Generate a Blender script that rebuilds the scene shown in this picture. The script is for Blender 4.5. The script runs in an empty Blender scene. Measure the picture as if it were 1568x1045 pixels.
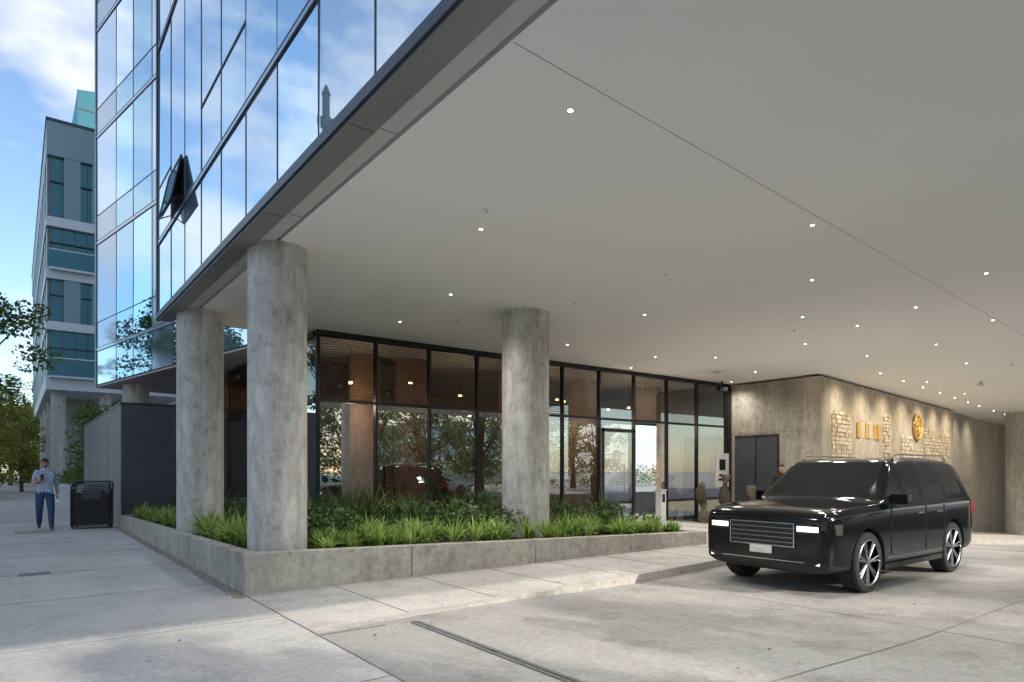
import bpy, bmesh, math, random
from mathutils import Vector, Matrix
random.seed(7)
R = random.random
U = random.uniform
scene = bpy.context.scene
COL = scene.collection

# ------------------------------------------------------------------ materials
def nmat(name):
    m = bpy.data.materials.new(name); m.use_nodes = True
    nt = m.node_tree; nt.nodes.clear()
    out = nt.nodes.new('ShaderNodeOutputMaterial')
    return m, nt, out

def pr(nt, out, color=(.5,.5,.5), rough=.6, metal=0, spec=.5, coat=0):
    b = nt.nodes.new('ShaderNodeBsdfPrincipled')
    b.inputs['Base Color'].default_value = (*color, 1)
    b.inputs['Roughness'].default_value = rough
    b.inputs['Metallic'].default_value = metal
    b.inputs['Specular IOR Level'].default_value = spec
    b.inputs['Coat Weight'].default_value = coat
    nt.links.new(b.outputs[0], out.inputs[0])
    return b

def noise(nt, scale, detail=5, rough=.6, stretch=(1,1,1), coord='Object'):
    tc = nt.nodes.new('ShaderNodeTexCoord'); mp = nt.nodes.new('ShaderNodeMapping')
    mp.inputs['Scale'].default_value = stretch
    n = nt.nodes.new('ShaderNodeTexNoise')
    n.inputs['Scale'].default_value = scale; n.inputs['Detail'].default_value = detail
    n.inputs['Roughness'].default_value = rough
    nt.links.new(tc.outputs[coord], mp.inputs[0]); nt.links.new(mp.outputs[0], n.inputs['Vector'])
    return n

def ramp(nt, src, stops):
    r = nt.nodes.new('ShaderNodeValToRGB')
    e = r.color_ramp.elements
    while len(e) < len(stops): e.new(.5)
    for i, (p, c) in enumerate(stops):
        e[i].position = p; e[i].color = (*c, 1)
    nt.links.new(src, r.inputs[0]); return r

def mult(nt, a, b, fac=1.0, mode='MULTIPLY'):
    m = nt.nodes.new('ShaderNodeMixRGB'); m.blend_type = mode
    m.inputs[0].default_value = fac
    nt.links.new(a, m.inputs[1]); nt.links.new(b, m.inputs[2]); return m

def concrete(name, dark, light, s1=.6, s2=14, bump=.15, stretch=(1,1,1), rough=.85, pits=0, stain=.6, spec=.3, spots=0, streak=0):
    m, nt, out = nmat(name)
    b = pr(nt, out, rough=rough, spec=spec)
    n1 = noise(nt, s1, 6, .65, stretch)
    r1 = ramp(nt, n1.outputs[0], [(.3, dark), (.7, light)])
    n2 = noise(nt, s2, 8, .7, stretch)
    r2 = ramp(nt, n2.outputs[0], [(.3, (.70,.70,.70)), (.72, (1.12,1.12,1.12))])
    mx = mult(nt, r1.outputs[0], r2.outputs[0])
    n4 = noise(nt, s1*4.3, 7, .75)
    r4 = ramp(nt, n4.outputs[0], [(.36, (.62,.61,.59)), (.5, (1,1,1))])
    mx = mult(nt, mx.outputs[0], r4.outputs[0], stain)
    if streak:
        n5 = noise(nt, 5, 5, .6, (1,1,.06))
        r6 = ramp(nt, n5.outputs[0], [(.34, (.68,.66,.63)), (.55, (1,1,1))])
        mx = mult(nt, mx.outputs[0], r6.outputs[0], streak)
    if pits:
        v = nt.nodes.new('ShaderNodeTexVoronoi'); v.inputs['Scale'].default_value = pits
        tc = nt.nodes.new('ShaderNodeTexCoord'); nt.links.new(tc.outputs['Object'], v.inputs['Vector'])
        r5 = ramp(nt, v.outputs['Distance'], [(.04, (.38,.37,.35)), (.11, (1,1,1))])
        mx = mult(nt, mx.outputs[0], r5.outputs[0], .85)
    if spots:
        v = nt.nodes.new('ShaderNodeTexVoronoi'); v.inputs['Scale'].default_value = spots
        tc = nt.nodes.new('ShaderNodeTexCoord'); nt.links.new(tc.outputs['Object'], v.inputs['Vector'])
        r7 = ramp(nt, v.outputs['Distance'], [(.03, (.55,.54,.53)), (.05, (1,1,1))])
        mx = mult(nt, mx.outputs[0], r7.outputs[0], .7)
    nt.links.new(mx.outputs[0], b.inputs['Base Color'])
    bp = nt.nodes.new('ShaderNodeBump'); bp.inputs['Strength'].default_value = bump
    bp.inputs['Distance'].default_value = .02
    n3 = noise(nt, 40, 4, .7)
    nt.links.new(n3.outputs[0], bp.inputs['Height']); nt.links.new(bp.outputs[0], b.inputs['Normal'])
    return m

def plain(name, color, rough=.5, metal=0, spec=.5, var=.12, s=6, coat=0):
    m, nt, out = nmat(name)
    b = pr(nt, out, color, rough, metal, spec, coat=coat)
    n = noise(nt, s, 3)
    lo = tuple(c*(1-var) for c in color); hi = tuple(min(1, c*(1+var)) for c in color)
    r = ramp(nt, n.outputs[0], [(.3, lo), (.7, hi)])
    nt.links.new(r.outputs[0], b.inputs['Base Color'])
    return m

def emit(name, color, s):
    m, nt, out = nmat(name)
    e = nt.nodes.new('ShaderNodeEmission'); e.inputs[0].default_value = (*color, 1); e.inputs[1].default_value = s
    nt.links.new(e.outputs[0], out.inputs[0])
    m.cycles.emission_sampling = 'NONE'
    return m

def mirror_glass(name, tint, body, mixf=.75, rough=.01, wave=0.0, blend=.5):
    m, nt, out = nmat(name)
    g = nt.nodes.new('ShaderNodeBsdfGlossy'); g.inputs[0].default_value = (*tint, 1); g.inputs['Roughness'].default_value = rough
    d = nt.nodes.new('ShaderNodeBsdfPrincipled'); d.inputs['Base Color'].default_value = (*body, 1); d.inputs['Roughness'].default_value = .3
    lw = nt.nodes.new('ShaderNodeLayerWeight'); lw.inputs[0].default_value = blend
    mr = nt.nodes.new('ShaderNodeMapRange'); mr.inputs[3].default_value = mixf*.75; mr.inputs[4].default_value = 1
    nt.links.new(lw.outputs['Fresnel'], mr.inputs[0])
    mx = nt.nodes.new('ShaderNodeMixShader')
    nt.links.new(mr.outputs[0], mx.inputs[0]); nt.links.new(d.outputs[0], mx.inputs[1]); nt.links.new(g.outputs[0], mx.inputs[2])
    nt.links.new(mx.outputs[0], out.inputs[0])
    if wave:
        bp = nt.nodes.new('ShaderNodeBump'); bp.inputs['Strength'].default_value = wave; bp.inputs['Distance'].default_value = .02
        n3 = noise(nt, 1.1, 2, .4); nt.links.new(n3.outputs[0], bp.inputs['Height']); nt.links.new(bp.outputs[0], g.inputs['Normal'])
    return m

def clear_glass(name, trans, refl=.35, tint=(1,1,1), blend=.5, top=1.0):
    m, nt, out = nmat(name)
    g = nt.nodes.new('ShaderNodeBsdfGlossy'); g.inputs[0].default_value = (*tint, 1); g.inputs['Roughness'].default_value = .0
    t = nt.nodes.new('ShaderNodeBsdfTransparent'); t.inputs[0].default_value = (*trans, 1)
    lw = nt.nodes.new('ShaderNodeLayerWeight'); lw.inputs[0].default_value = blend
    mr = nt.nodes.new('ShaderNodeMapRange'); mr.inputs[3].default_value = refl; mr.inputs[4].default_value = top
    nt.links.new(lw.outputs['Fresnel'], mr.inputs[0])
    mx = nt.nodes.new('ShaderNodeMixShader')
    nt.links.new(mr.outputs[0], mx.inputs[0]); nt.links.new(t.outputs[0], mx.inputs[1]); nt.links.new(g.outputs[0], mx.inputs[2])
    nt.links.new(mx.outputs[0], out.inputs[0]); return m

def leafmat(name, c1, c2, rough=.5, trans=.3):
    m, nt, out = nmat(name)
    b = nt.nodes.new('ShaderNodeBsdfPrincipled'); b.inputs['Roughness'].default_value = rough
    b.inputs['Specular IOR Level'].default_value = .35
    g = nt.nodes.new('ShaderNodeNewGeometry')
    r = ramp(nt, g.outputs['Random Per Island'], [(0, c1), (.75, c2), (1, tuple(min(1, c*1.5) for c in c2))])
    nt.links.new(r.outputs[0], b.inputs['Base Color'])
    t = nt.nodes.new('ShaderNodeBsdfTranslucent'); nt.links.new(r.outputs[0], t.inputs[0])
    mx = nt.nodes.new('ShaderNodeMixShader'); mx.inputs[0].default_value = trans
    nt.links.new(b.outputs[0], mx.inputs[1]); nt.links.new(t.outputs[0], mx.inputs[2])
    nt.links.new(mx.outputs[0], out.inputs[0]); return m

M = {}
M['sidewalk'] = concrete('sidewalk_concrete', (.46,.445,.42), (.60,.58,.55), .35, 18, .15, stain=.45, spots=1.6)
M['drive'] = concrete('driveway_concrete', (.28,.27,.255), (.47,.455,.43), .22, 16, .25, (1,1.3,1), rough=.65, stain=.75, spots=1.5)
M['walk'] = concrete('walkway_concrete', (.42,.40,.37), (.58,.55,.51), .5, 18, .12, stain=.5, spots=1.7)
M['kerb'] = concrete('kerb_concrete', (.38,.36,.33), (.54,.51,.47), 1.2, 20, .2)
M['planter'] = concrete('planter_concrete', (.36,.34,.29), (.58,.55,.48), .9, 12, .35, (1,1,1), pits=8, streak=.5)
M['column'] = concrete('column_concrete', (.50,.48,.445), (.74,.72,.68), 1.1, 9, .45, (1,1,.35), pits=7, stain=.7, streak=.5)
M['board'] = concrete('board_formed_concrete', (.36,.32,.26), (.58,.53,.45), .8, 10, .35, (1,1,.5), pits=6, streak=.6)
M['wall_light'] = concrete('smooth_wall_concrete', (.48,.42,.335), (.62,.56,.465), .5, 8, .2, (1,1,.6), pits=4, streak=.35)
M['wall_grey'] = concrete('grey_wall_concrete', (.40,.39,.36), (.50,.48,.45), .5, 8, .1)
M['soffit'] = plain('soffit_plaster', (.83,.82,.80), .8, 0, .2, .02, .25)
M['soffit_d'] = plain('soffit_band_dark', (.22,.225,.225), .45, .2, .5, .04)
M['soffit_l'] = plain('soffit_band_light', (.50,.49,.475), .6, 0, .3, .04)
M['seam'] = plain('soffit_seam', (.42,.41,.40), .8)
M['black'] = plain('black_metal', (.018,.018,.02), .4, .3)
M['dark'] = plain('dark_frame', (.03,.032,.035), .35, .4)
M['slot'] = plain('slot_black', (.01,.01,.01), .8)
M['navy'] = plain('dark_grey_panel', (.065,.068,.082), .55, 0, .4, .1, 2)
M['panelside'] = plain('grey_panel', (.15,.16,.18), .5, 0, .4, .2, 2)
M['soil'] = plain('soil', (.045,.033,.022), .95, 0, .2, .4, 25)
M['asphalt'] = concrete('asphalt', (.045,.045,.047), (.06,.06,.062), .5, 30, .3)
M['paving'] = concrete('plaza_paving', (.40,.385,.36), (.54,.515,.485), .3, 12, .1)
M['paint'] = plain('road_paint', (.75,.74,.70), .6)
M['gravel'] = plain('gravel', (.38,.34,.28), .9, 0, .2, .5, 60)
M['joint'] = plain('joint_dark', (.17,.16,.15), .9)
M['drain'] = plain('drain_metal', (.15,.15,.145), .5, .3, .5, .3, 30)
M['cover'] = plain('cover_plate', (.32,.27,.22), .8, 0, .3, .3, 8)
M['glassA'] = mirror_glass('facade_glass', (.84,.96,1.0), (.12,.30,.52), .92, wave=.05)
M['glassA2'] = mirror_glass('facade_glass_blind', (.90,.97,1.0), (.38,.52,.66), .80, wave=.05)
M['glassB'] = mirror_glass('facade_glass_blue', (.56,.80,.96), (.05,.16,.24), .82, wave=.05)
M['spandrel'] = mirror_glass('spandrel_panel', (.62,.73,.84), (.36,.44,.53), .4, .12)
M['tealglass'] = mirror_glass('teal_glass', (.34,.66,.78), (.02,.09,.12), .62)
M['tealtower'] = mirror_glass('teal_tower_glass', (.15,.50,.50), (.01,.10,.10), .4)
M['teal_panel'] = plain('teal_grey_panel', (.20,.30,.335), .4, .1, .5, .06, .6)
M['white_panel'] = plain('white_panel', (.60,.65,.69), .5, 0, .4, .05)
M['mullion'] = plain('mullion', (.05,.065,.085), .4, .5)
M['lobby'] = clear_glass('lobby_glass', (.62,.60,.57), .25, (.97,.99,1), .45, .85)
M['lobbyup'] = clear_glass('lobby_glass_upper', (.50,.46,.42), .03, (.55,.52,.48), .3, .4)
M['blind'] = plain('blind_slat', (.14,.12,.10), .6)
M['wood'] = plain('wood_dark', (.20,.12,.08), .5, 0, .4, .3, 3)
M['woodl'] = plain('wood_light', (.34,.21,.12), .5, 0, .4, .3, 4)
M['floor_in'] = plain('interior_floor', (.10,.085,.07), .3)
M['lamp'] = emit('downlight_lens', (1, .95, .86), 30)
M['lampwarm'] = emit('pendant_glow', (1, .62, .28), 14)
M['trim'] = plain('downlight_trim', (.55,.55,.53), .4)
M['mosaic'] = plain('mosaic_cream', (.76,.68,.56), .6, 0, .4, .2, 4)
M['mosaic2'] = plain('mosaic_tan', (.58,.47,.32), .5, 0, .4, .2, 4)
M['gold'] = plain('gold_leaf', (.68,.44,.15), .4, .3, .5, .2, 6)
M['leafA'] = leafmat('agapanthus_leaf', (.12,.22,.03), (.36,.48,.13), trans=.4)
M['leafB'] = leafmat('dark_grass_leaf', (.02,.045,.012), (.09,.14,.04))
M['leafC'] = leafmat('shrub_leaf', (.035,.065,.02), (.13,.18,.065))
M['leafT'] = leafmat('olive_leaf', (.12,.16,.06), (.30,.36,.18), trans=.5)
M['leafG'] = leafmat('street_leaf', (.04,.08,.015), (.12,.18,.04), trans=.4)
M['leafY'] = leafmat('yellow_green_leaf', (.12,.15,.02), (.32,.31,.06), trans=.4)
M['bark'] = plain('bark', (.12,.095,.07), .9, 0, .2, .4, 12)
M['green_metal'] = plain('lamp_post_green', (.05,.10,.085), .4, .4)
M['skin'] = plain('skin', (.42,.25,.17), .5, 0, .4, .05)
M['hair'] = plain('hair', (.02,.015,.012), .6)
M['shirt'] = plain('shirt_blue', (.36,.42,.54), .8, 0, .2, .5, 26)
M['jeans'] = plain('jeans', (.045,.075,.15), .85, 0, .2, .3, 20)
M['suit'] = plain('dark_cloth', (.02,.02,.024), .8, 0, .2, .2, 20)
M['shoe'] = plain('shoe', (.05,.035,.03), .5)
M['eye'] = plain('eye_white', (.6,.6,.6), .3)
M['lip'] = plain('lip', (.30,.12,.09), .5)
M['carblack'] = plain('car_paint_black', (.0025,.0025,.003), .10, 0, .35, .1, 3, coat=.3)
M['carwhite'] = plain('car_paint_white', (.75,.75,.75), .3, 0, .5, .02, 3, coat=1)
M['carglass'] = plain('car_glass', (.010,.012,.014), .02, 0, .6, .02, 3)
M['tyre'] = plain('tyre', (.012,.012,.012), .85)
M['alloy'] = plain('alloy', (.28,.28,.30), .3, .9)
M['chrome'] = plain('chrome', (.6,.6,.62), .18, 1)
M['headl'] = emit('headlight', (1, .98, .95), 2.5)
M['tail'] = plain('tail_lamp', (.25,.01,.01), .2)
M['plastic'] = plain('black_plastic', (.012,.012,.012), .6)
M['plate'] = plain('number_plate', (.65,.65,.62), .4)
M['orange'] = emit('orange_sign', (1, .38, .04), 1.3)
M['signwhite'] = plain('sign_white', (.75,.74,.70), .5)

# ------------------------------------------------------------------ mesh builder
class MB:
    def __init__(s): s.v = []; s.f = []; s.m = []; s.mats = []
    def mi(s, mat):
        if mat not in s.mats: s.mats.append(mat)
        return s.mats.index(mat)
    def face(s, pts, mat):
        i = len(s.v); s.v += [tuple(p) for p in pts]; s.f.append(tuple(range(i, i+len(pts)))); s.m.append(s.mi(mat))
    def box(s, x0, x1, y0, y1, z0, z1, mat):
        s.hexa([(x0,y0),(x1,y0),(x1,y1),(x0,y1)], z0, z1, mat)
    def hexa(s, pts, z0, z1, mat):
        n = len(pts); i = len(s.v)
        zb = z0 if isinstance(z0, (list, tuple)) else [z0]*n
        zt = z1 if isinstance(z1, (list, tuple)) else [z1]*n
        s.v += [(p[0], p[1], z) for p, z in zip(pts, zb)] + [(p[0], p[1], z) for p, z in zip(pts, zt)]
        k = s.mi(mat)
        s.f.append(tuple(i+j for j in reversed(range(n)))); s.m.append(k)
        s.f.append(tuple(i+n+j for j in range(n))); s.m.append(k)
        for j in range(n):
            a = (j+1) % n
            s.f.append((i+j, i+a, i+n+a, i+n+j)); s.m.append(k)
    def obox(s, o, d, s0, s1, n0, n1, z0, z1, mat):
        nx, ny = d[1], -d[0]
        P = lambda a, b: (o[0]+d[0]*a+nx*b, o[1]+d[1]*a+ny*b)
        s.hexa([P(s0,n0), P(s0,n1), P(s1,n1), P(s1,n0)], z0, z1, mat)
    def cyl(s, c, r0, r1, z0, z1, mat, n=24, axis='z', cap=True):
        i = len(s.v); k = s.mi(mat)
        for (r, z) in ((r0, z0), (r1, z1)):
            for j in range(n):
                a = 2*math.pi*j/n; p, q = r*math.cos(a), r*math.sin(a)
                if axis == 'z': s.v.append((c[0]+p, c[1]+q, z))
                elif axis == 'y': s.v.append((c[0]+p, z, c[1]+q))
                else: s.v.append((z, c[0]+p, c[1]+q))
        for j in range(n):
            a = (j+1) % n; s.f.append((i+j, i+a, i+n+a, i+n+j)); s.m.append(k)
        if cap:
            s.f.append(tuple(i+j for j in reversed(range(n)))); s.m.append(k)
            s.f.append(tuple(i+n+j for j in range(n))); s.m.append(k)
    def tube(s, pts, rad, mat, n=8):
        k = s.mi(mat); rings = []
        for i, p in enumerate(pts):
            p = Vector(p)
            t = (Vector(pts[min(i+1, len(pts)-1)]) - Vector(pts[max(i-1, 0)])).normalized()
            a = t.cross(Vector((0,0,1)));
            if a.length < .05: a = t.cross(Vector((1,0,0)))
            a.normalize(); b = t.cross(a); r = rad[i] if isinstance(rad, (list, tuple)) else rad
            st = len(s.v)
            for j in range(n):
                q = p + (a*math.cos(2*math.pi*j/n)+b*math.sin(2*math.pi*j/n))*r
                s.v.append(tuple(q))
            rings.append(st)
        for a, b in zip(rings, rings[1:]):
            for j in range(n):
                c = (j+1) % n; s.f.append((a+j, a+c, b+c, b+j)); s.m.append(k)
        s.f.append(tuple(rings[-1]+j for j in range(n))); s.m.append(k)
    def obj(s, name, parent=None, smooth=False, link=True):
        me = bpy.data.meshes.new(name); me.from_pydata(s.v, [], s.f)
        for mt in s.mats: me.materials.append(mt)
        me.polygons.foreach_set('material_index', s.m)
        me.validate(); me.update()
        if len(s.f) < 4000:
            bm = bmesh.new(); bm.from_mesh(me); bmesh.ops.recalc_face_normals(bm, faces=bm.faces)
            bm.to_mesh(me); bm.free()
        if smooth:
            for p in me.polygons: p.use_smooth = True
        o = bpy.data.objects.new(name, me)
        if link: COL.objects.link(o)
        if parent: o.parent = parent
        return o

def empty(name, loc=(0,0,0), rz=0):
    e = bpy.data.objects.new(name, None); e.location = loc; e.rotation_euler = (0, 0, rz); e.empty_display_size = .3
    COL.objects.link(e); return e

def bevel(o, w=.02, seg=2):
    m = o.modifiers.new('bevel', 'BEVEL'); m.width = w; m.segments = seg; m.limit_method = 'ANGLE'; return o

# ------------------------------------------------------------------ levels
def zwalk(x): return 0 if x < 15 else -.07*(x-15)
def zdrive(x):
    t = max(0, min(1, (x-3)/4.5)); return zwalk(x) - .12*t*t*(3-2*t)
def kerbY(x):
    if x < 9.3: return 5.9 + .1*(x-2.65)
    return 6.6
SOF = 4.43

mb = MB()
xs = [-400, -4.2, 2.2, 62, 400]; ys = [-400, -6, 22, 400]
for i in range(4):
    for j in range(3):
        if i == 2 and j == 1: continue
        if i == 1: continue
        mb.face([(xs[i],ys[j],-.14),(xs[i+1],ys[j],-.14),(xs[i+1],ys[j+1],-.14),(xs[i],ys[j+1],-.14)], M['asphalt'] if i == 0 else M['paving'])
mb.face([(-4.2,-400,-.14),(2.2,-400,-.14),(2.2,400,-.14),(-4.2,400,-.14)], M['paving'])
mb.obj('ground')
mb = MB()
mb.box(-4.0, 2.2, -60, 220, -.13, 0, M['sidewalk'])
mb.box(-4.2, -4.0, -60, 220, -.13, -.004, M['kerb'])
for y in [-3+2.44*i for i in range(-6, 60)]:
    mb.box(-4.0, 2.19, y-.004, y+.004, -.01, .003, M['joint'])
mb.box(-1.905, -1.895, -60, 120, -.01, .0035, M['joint'])
mb.box(2.19, 2.204, -6, 8.1, -.01, .004, M['joint'])
mb.box(2.2, 40, 22, 220, -.13, -.01, M['sidewalk'])
mb.obj('sidewalk')
mb = MB()
for i in range(-10, 40):
    mb.box(-10.1, -9.95, i*6, i*6+3, -.139, -.134, M['paint'])
mb.obj('road_marking')
mb = MB(); mb.box(.05, .42, 11.5, 11.8, .001, .005, M['drain']); mb.obj('utility_cover')
mb = MB(); mb.box(.0, .8, 19.2, 20.0, .001, .005, M['cover']); mb.obj('utility_cover')

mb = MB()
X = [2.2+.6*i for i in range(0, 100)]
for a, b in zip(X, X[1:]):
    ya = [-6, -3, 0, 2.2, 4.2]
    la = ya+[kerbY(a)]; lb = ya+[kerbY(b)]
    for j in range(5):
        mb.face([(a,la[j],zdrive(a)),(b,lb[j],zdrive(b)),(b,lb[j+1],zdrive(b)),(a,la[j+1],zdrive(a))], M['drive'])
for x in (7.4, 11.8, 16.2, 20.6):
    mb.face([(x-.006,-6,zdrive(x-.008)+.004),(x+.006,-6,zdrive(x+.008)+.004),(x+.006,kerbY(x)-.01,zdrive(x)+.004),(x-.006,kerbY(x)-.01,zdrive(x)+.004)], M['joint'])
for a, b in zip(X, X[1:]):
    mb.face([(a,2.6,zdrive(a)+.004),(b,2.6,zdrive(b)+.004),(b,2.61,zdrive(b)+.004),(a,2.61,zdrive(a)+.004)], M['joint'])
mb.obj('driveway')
mb = MB()
mb.box(3.10, 3.20, -6, 5.72, -.02, .006, M['drain'])
mb.box(3.147, 3.153, -6, 5.72, -.02, .009, M['slot'])
mb.box(2.22, 2.85, 5.75, 5.78, -.02, .005, M['drain'])
mb.obj('trench_drain')
mb = MB()
for a, b in zip(X, X[1:]):
    mb.face([(a,kerbY(a)+.15,zwalk(a)),(b,kerbY(b)+.15,zwalk(b)),(b,22,zwalk(b)),(a,22,zwalk(a))], M['walk'])
for i in range(14):
    x = 3.3+1.22*i
    mb.box(x-.004, x+.004, kerbY(x)+.16, 8.14 if x < 11 else 13, zwalk(x)-.01, zwalk(x)+.004, M['joint'])
mb.obj('walkway')
mb = MB()
for a, b in zip(X, X[1:]):
    ya, yb = kerbY(a), kerbY(b); za, zb = zwalk(a)+.004, zwalk(b)+.004
    mb.hexa([(a,ya),(b,yb),(b,yb+.15),(a,ya+.15)], [zdrive(a)-.1,zdrive(b)-.1,zdrive(b)-.1,zdrive(a)-.1], [za,zb,zb,za], M['kerb'])
mb.obj('kerb')
mb = MB()
mb.hexa([(2.2,-6.3),(62,-6.3),(62,-6.02),(2.2,-6.02)], -4, [-.12,-.12,-.12,-.12], M['kerb'])
mb.obj('retaining_wall')

# ------------------------------------------------------------------ planter
def ztop(x, y): return max(.22, .5 - .245*(x-2.19)/9 - .19*(y-8.15)/11.65)
PL = empty('planter_wall')
mb = MB()
seg = [2.19+2.25*i for i in range(5)]
for i, (a, b) in enumerate(zip(seg, seg[1:])):
    a2 = a + (.010 if i else 0)
    mb.hexa([(a2,8.15),(b,8.15),(b,8.33),(a2,8.33)], -.15, [ztop(a2,8.15),ztop(b,8.15),ztop(b,8.15),ztop(a2,8.15)], M['planter'])
ysg = [8.338+2.3*i for i in range(6)]
for a, b in zip(ysg, ysg[1:]):
    b2 = b-.010
    mb.hexa([(2.19,a),(2.37,a),(2.37,b2),(2.19,b2)], -.1, [ztop(2.19,a),ztop(2.19,a),ztop(2.19,b2),ztop(2.19,b2)], M['planter'])
mb.hexa([(11.01,8.338),(11.19,8.338),(11.19,12.9),(11.01,12.9)], -.1, .255, M['planter'])
o = mb.obj('planter_panels', PL); bevel(o, .012, 2)
mb = MB()
mb.hexa([(2.37,8.33),(11.01,8.33),(11.01,13.2),(2.37,13.2)], -.05, [.42,.2,.17,.36], M['soil'])
mb.hexa([(2.37,13.2),(5.0,13.2),(5.0,20.38),(2.37,20.38)], -.05, [.36,.33,.22,.24], M['soil'])
mb.obj('soil', PL)
mb = MB()
for i in range(2600):
    x = U(2.05, 2.2); y = U(8.0, 19.8); r = U(.006, .017)
    if R() < .3: x = 2.19-abs(random.gauss(0, .06))
    z = .002
    mb.hexa([(x+r*math.cos(a)*U(.7,1.2), y+r*math.sin(a)*U(.7,1.2)) for a in (0,1.25,2.5,3.8,5)], z, z+r*U(.6,1.1), M['gravel'])
mb.obj('gravel')
mb = MB()
for i in range(60):
    x = U(-1.5, 9); y = U(2.5, 12) if x < 2 else U(2.5, 8)
    if x > 2 and y < kerbY(x)+.2: z = zdrive(x)+.012
    else: z = .012
    a = U(0,6.28); r = U(.012,.026)
    mb.face([(x+r*math.cos(a),y+r*math.sin(a),z),(x+r*.4*math.cos(a+1.6),y+r*.4*math.sin(a+1.6),z+.008),(x-r*math.cos(a),y-r*math.sin(a),z),(x-r*.4*math.cos(a+1.6),y-r*.4*math.sin(a+1.6),z)], M['woodl'] if R() < .4 else M['soil'])
mb.obj('fallen_leaves')

def blade_mass(name, clumps, mat, nb, L, W, droop, lean0=.15):
    mb = MB()
    v, f = mb.v, mb.f; k = mb.mi(mat)
    for (cx, cy, cz, sc) in clumps:
        for i in range(nb):
            a = U(0, 6.283); l = U(L*.55, L*1.15)*sc; lean = U(lean0, 1.0)
            w = U(W*.7, W*1.2); dx, dy = math.cos(a), math.sin(a)
            px, py, pz = cx+dx*U(0,.05), cy+dy*U(0,.05), cz
            st = len(v); n = 5; ang = math.pi/2 - lean*.45
            tw = U(-.3,.3)
            for j in range(n+1):
                t = j/n; ww = w*(1-t**2.2)*.5+.0008
                v.append((px-dy*ww, py+dx*ww, pz+ww*tw)); v.append((px+dy*ww, py-dx*ww, pz-ww*tw))
                px += dx*math.cos(ang)*l/n; py += dy*math.cos(ang)*l/n; pz += math.sin(ang)*l/n
                ang -= droop*lean*(.4+t)
            for j in range(n):
                f.append((st+2*j, st+2*j+1, st+2*j+3, st+2*j+2)); mb.m.append(k)
    return mb.obj(name, smooth=True)

def leaf_mass(centers, n, sz, mat, extra=None):
    mb = extra or MB(); k = mb.mi(mat)
    for (cx, cy, cz, rx, rz) in centers:
        for i in range(n):
            while True:
                a, b, c = U(-1,1), U(-1,1), U(-1,1)
                r = a*a+b*b+c*c
                if r < 1 and R() < .25+r: break
            p = Vector((cx+a*rx, cy+b*rx, cz+c*rz)); s = sz*U(.6,1.3)
            t = Vector((U(-1,1),U(-1,1),U(-1,.6))).normalized(); q = t.cross(Vector((U(-1,1),U(-1,1),U(-1,1)))).normalized()
            st = len(mb.v)
            mb.v += [tuple(p), tuple(p+t*s*.5+q*s*.28), tuple(p+t*s), tuple(p+t*s*.5-q*s*.28)]
            mb.f.append((st,st+1,st+2,st+3)); mb.m.append(k)
    return mb

def zs(x, y):
    if y < 13.2:
        a = .42+(.2-.42)*(x-2.37)/8.64; b = .36+(.17-.36)*(x-2.37)/8.64
        return a+(b-a)*(y-8.33)/4.87
    return .34-.1*(y-13.2)/7.2
COLS = [(2.78,8.78,.375), (2.76,13.2,.40), (7.6,9.55,.44)]
def free(x, y): return all((x-c[0])**2+(y-c[1])**2 > (c[2]+.09)**2 for c in COLS)
cl = []
for i in range(85):
    x = U(3.0, 10.85); y = 8.46+abs(random.gauss(0, .5))
    if y < 9.8 and free(x, y): cl.append((x, y, zs(x,y)-.02, U(.55,1.15)))
for i in range(75):
    x = 2.50+abs(random.gauss(0,.5)); y = U(8.9, 19.8)
    if x < 3.9 and free(x, y): cl.append((x, y, zs(x,y)-.02, U(.55,1.15)))
blade_mass('agapanthus_planting', cl, M['leafA'], 46, .46, .038, .64)
cl = []
for i in range(75):
    x = U(3.3, 10.9); y = U(10.1, 12.8)
    if free(x, y): cl.append((x, y, zs(x,y)-.02, U(.4,1.3)))
for i in range(40):
    x = U(3.4, 4.85); y = U(11, 19.5)
    if free(x, y): cl.append((x, y, zs(x,y)-.02, U(.45,1.15)))
blade_mass('flax_planting', cl, M['leafB'], 28, .78, .045, .26)
cen = []
for i in range(210):
    x = U(3.2, 10.8); y = U(9.2, 12.7)
    if free(x, y): cen.append((x, y, zs(x,y)+U(.04,.34)+.12*math.sin(x*2.1), U(.18,.36), U(.14,.30)))
for i in range(40): cen.append((U(3.4,4.7), U(11.5,19.5), U(.4,.7), .28, .25))
leaf_mass(cen[::2], 80, .11, M['leafC']).obj('low_shrubs')
leaf_mass(cen[1::2], 80, .09, M['leafB']).obj('low_shrubs')

# ------------------------------------------------------------------ columns
def column(c):
    x, y, r = c
    mb = MB(); n = 56; rings = []; k = mb.mi(M['column'])
    zb = -.1 if x < 40 else -2.6
    zz = [zb+i*(SOF-zb)/24 for i in range(25)]
    for z in zz:
        st = len(mb.v); rings.append(st)
        for j in range(n):
            a = 2*math.pi*j/n; rr = r*(1+.004*math.sin(3*a+z*2)+.003*math.sin(7*a-z))
            mb.v.append((rr*math.cos(a), rr*math.sin(a), z))
    for a, b in zip(rings, rings[1:]):
        for j in range(n):
            q = (j+1) % n; mb.f.append((a+j,a+q,b+q,b+j)); mb.m.append(k)
    o = mb.obj('concrete_column', smooth=True); o.location = (x, y, 0); return o
for c in COLS: column(c)
for c in [(3.3,25.5,.4), (40.9,10.5,.9), (3.2,-2.4,.4)]: column(c)

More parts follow.
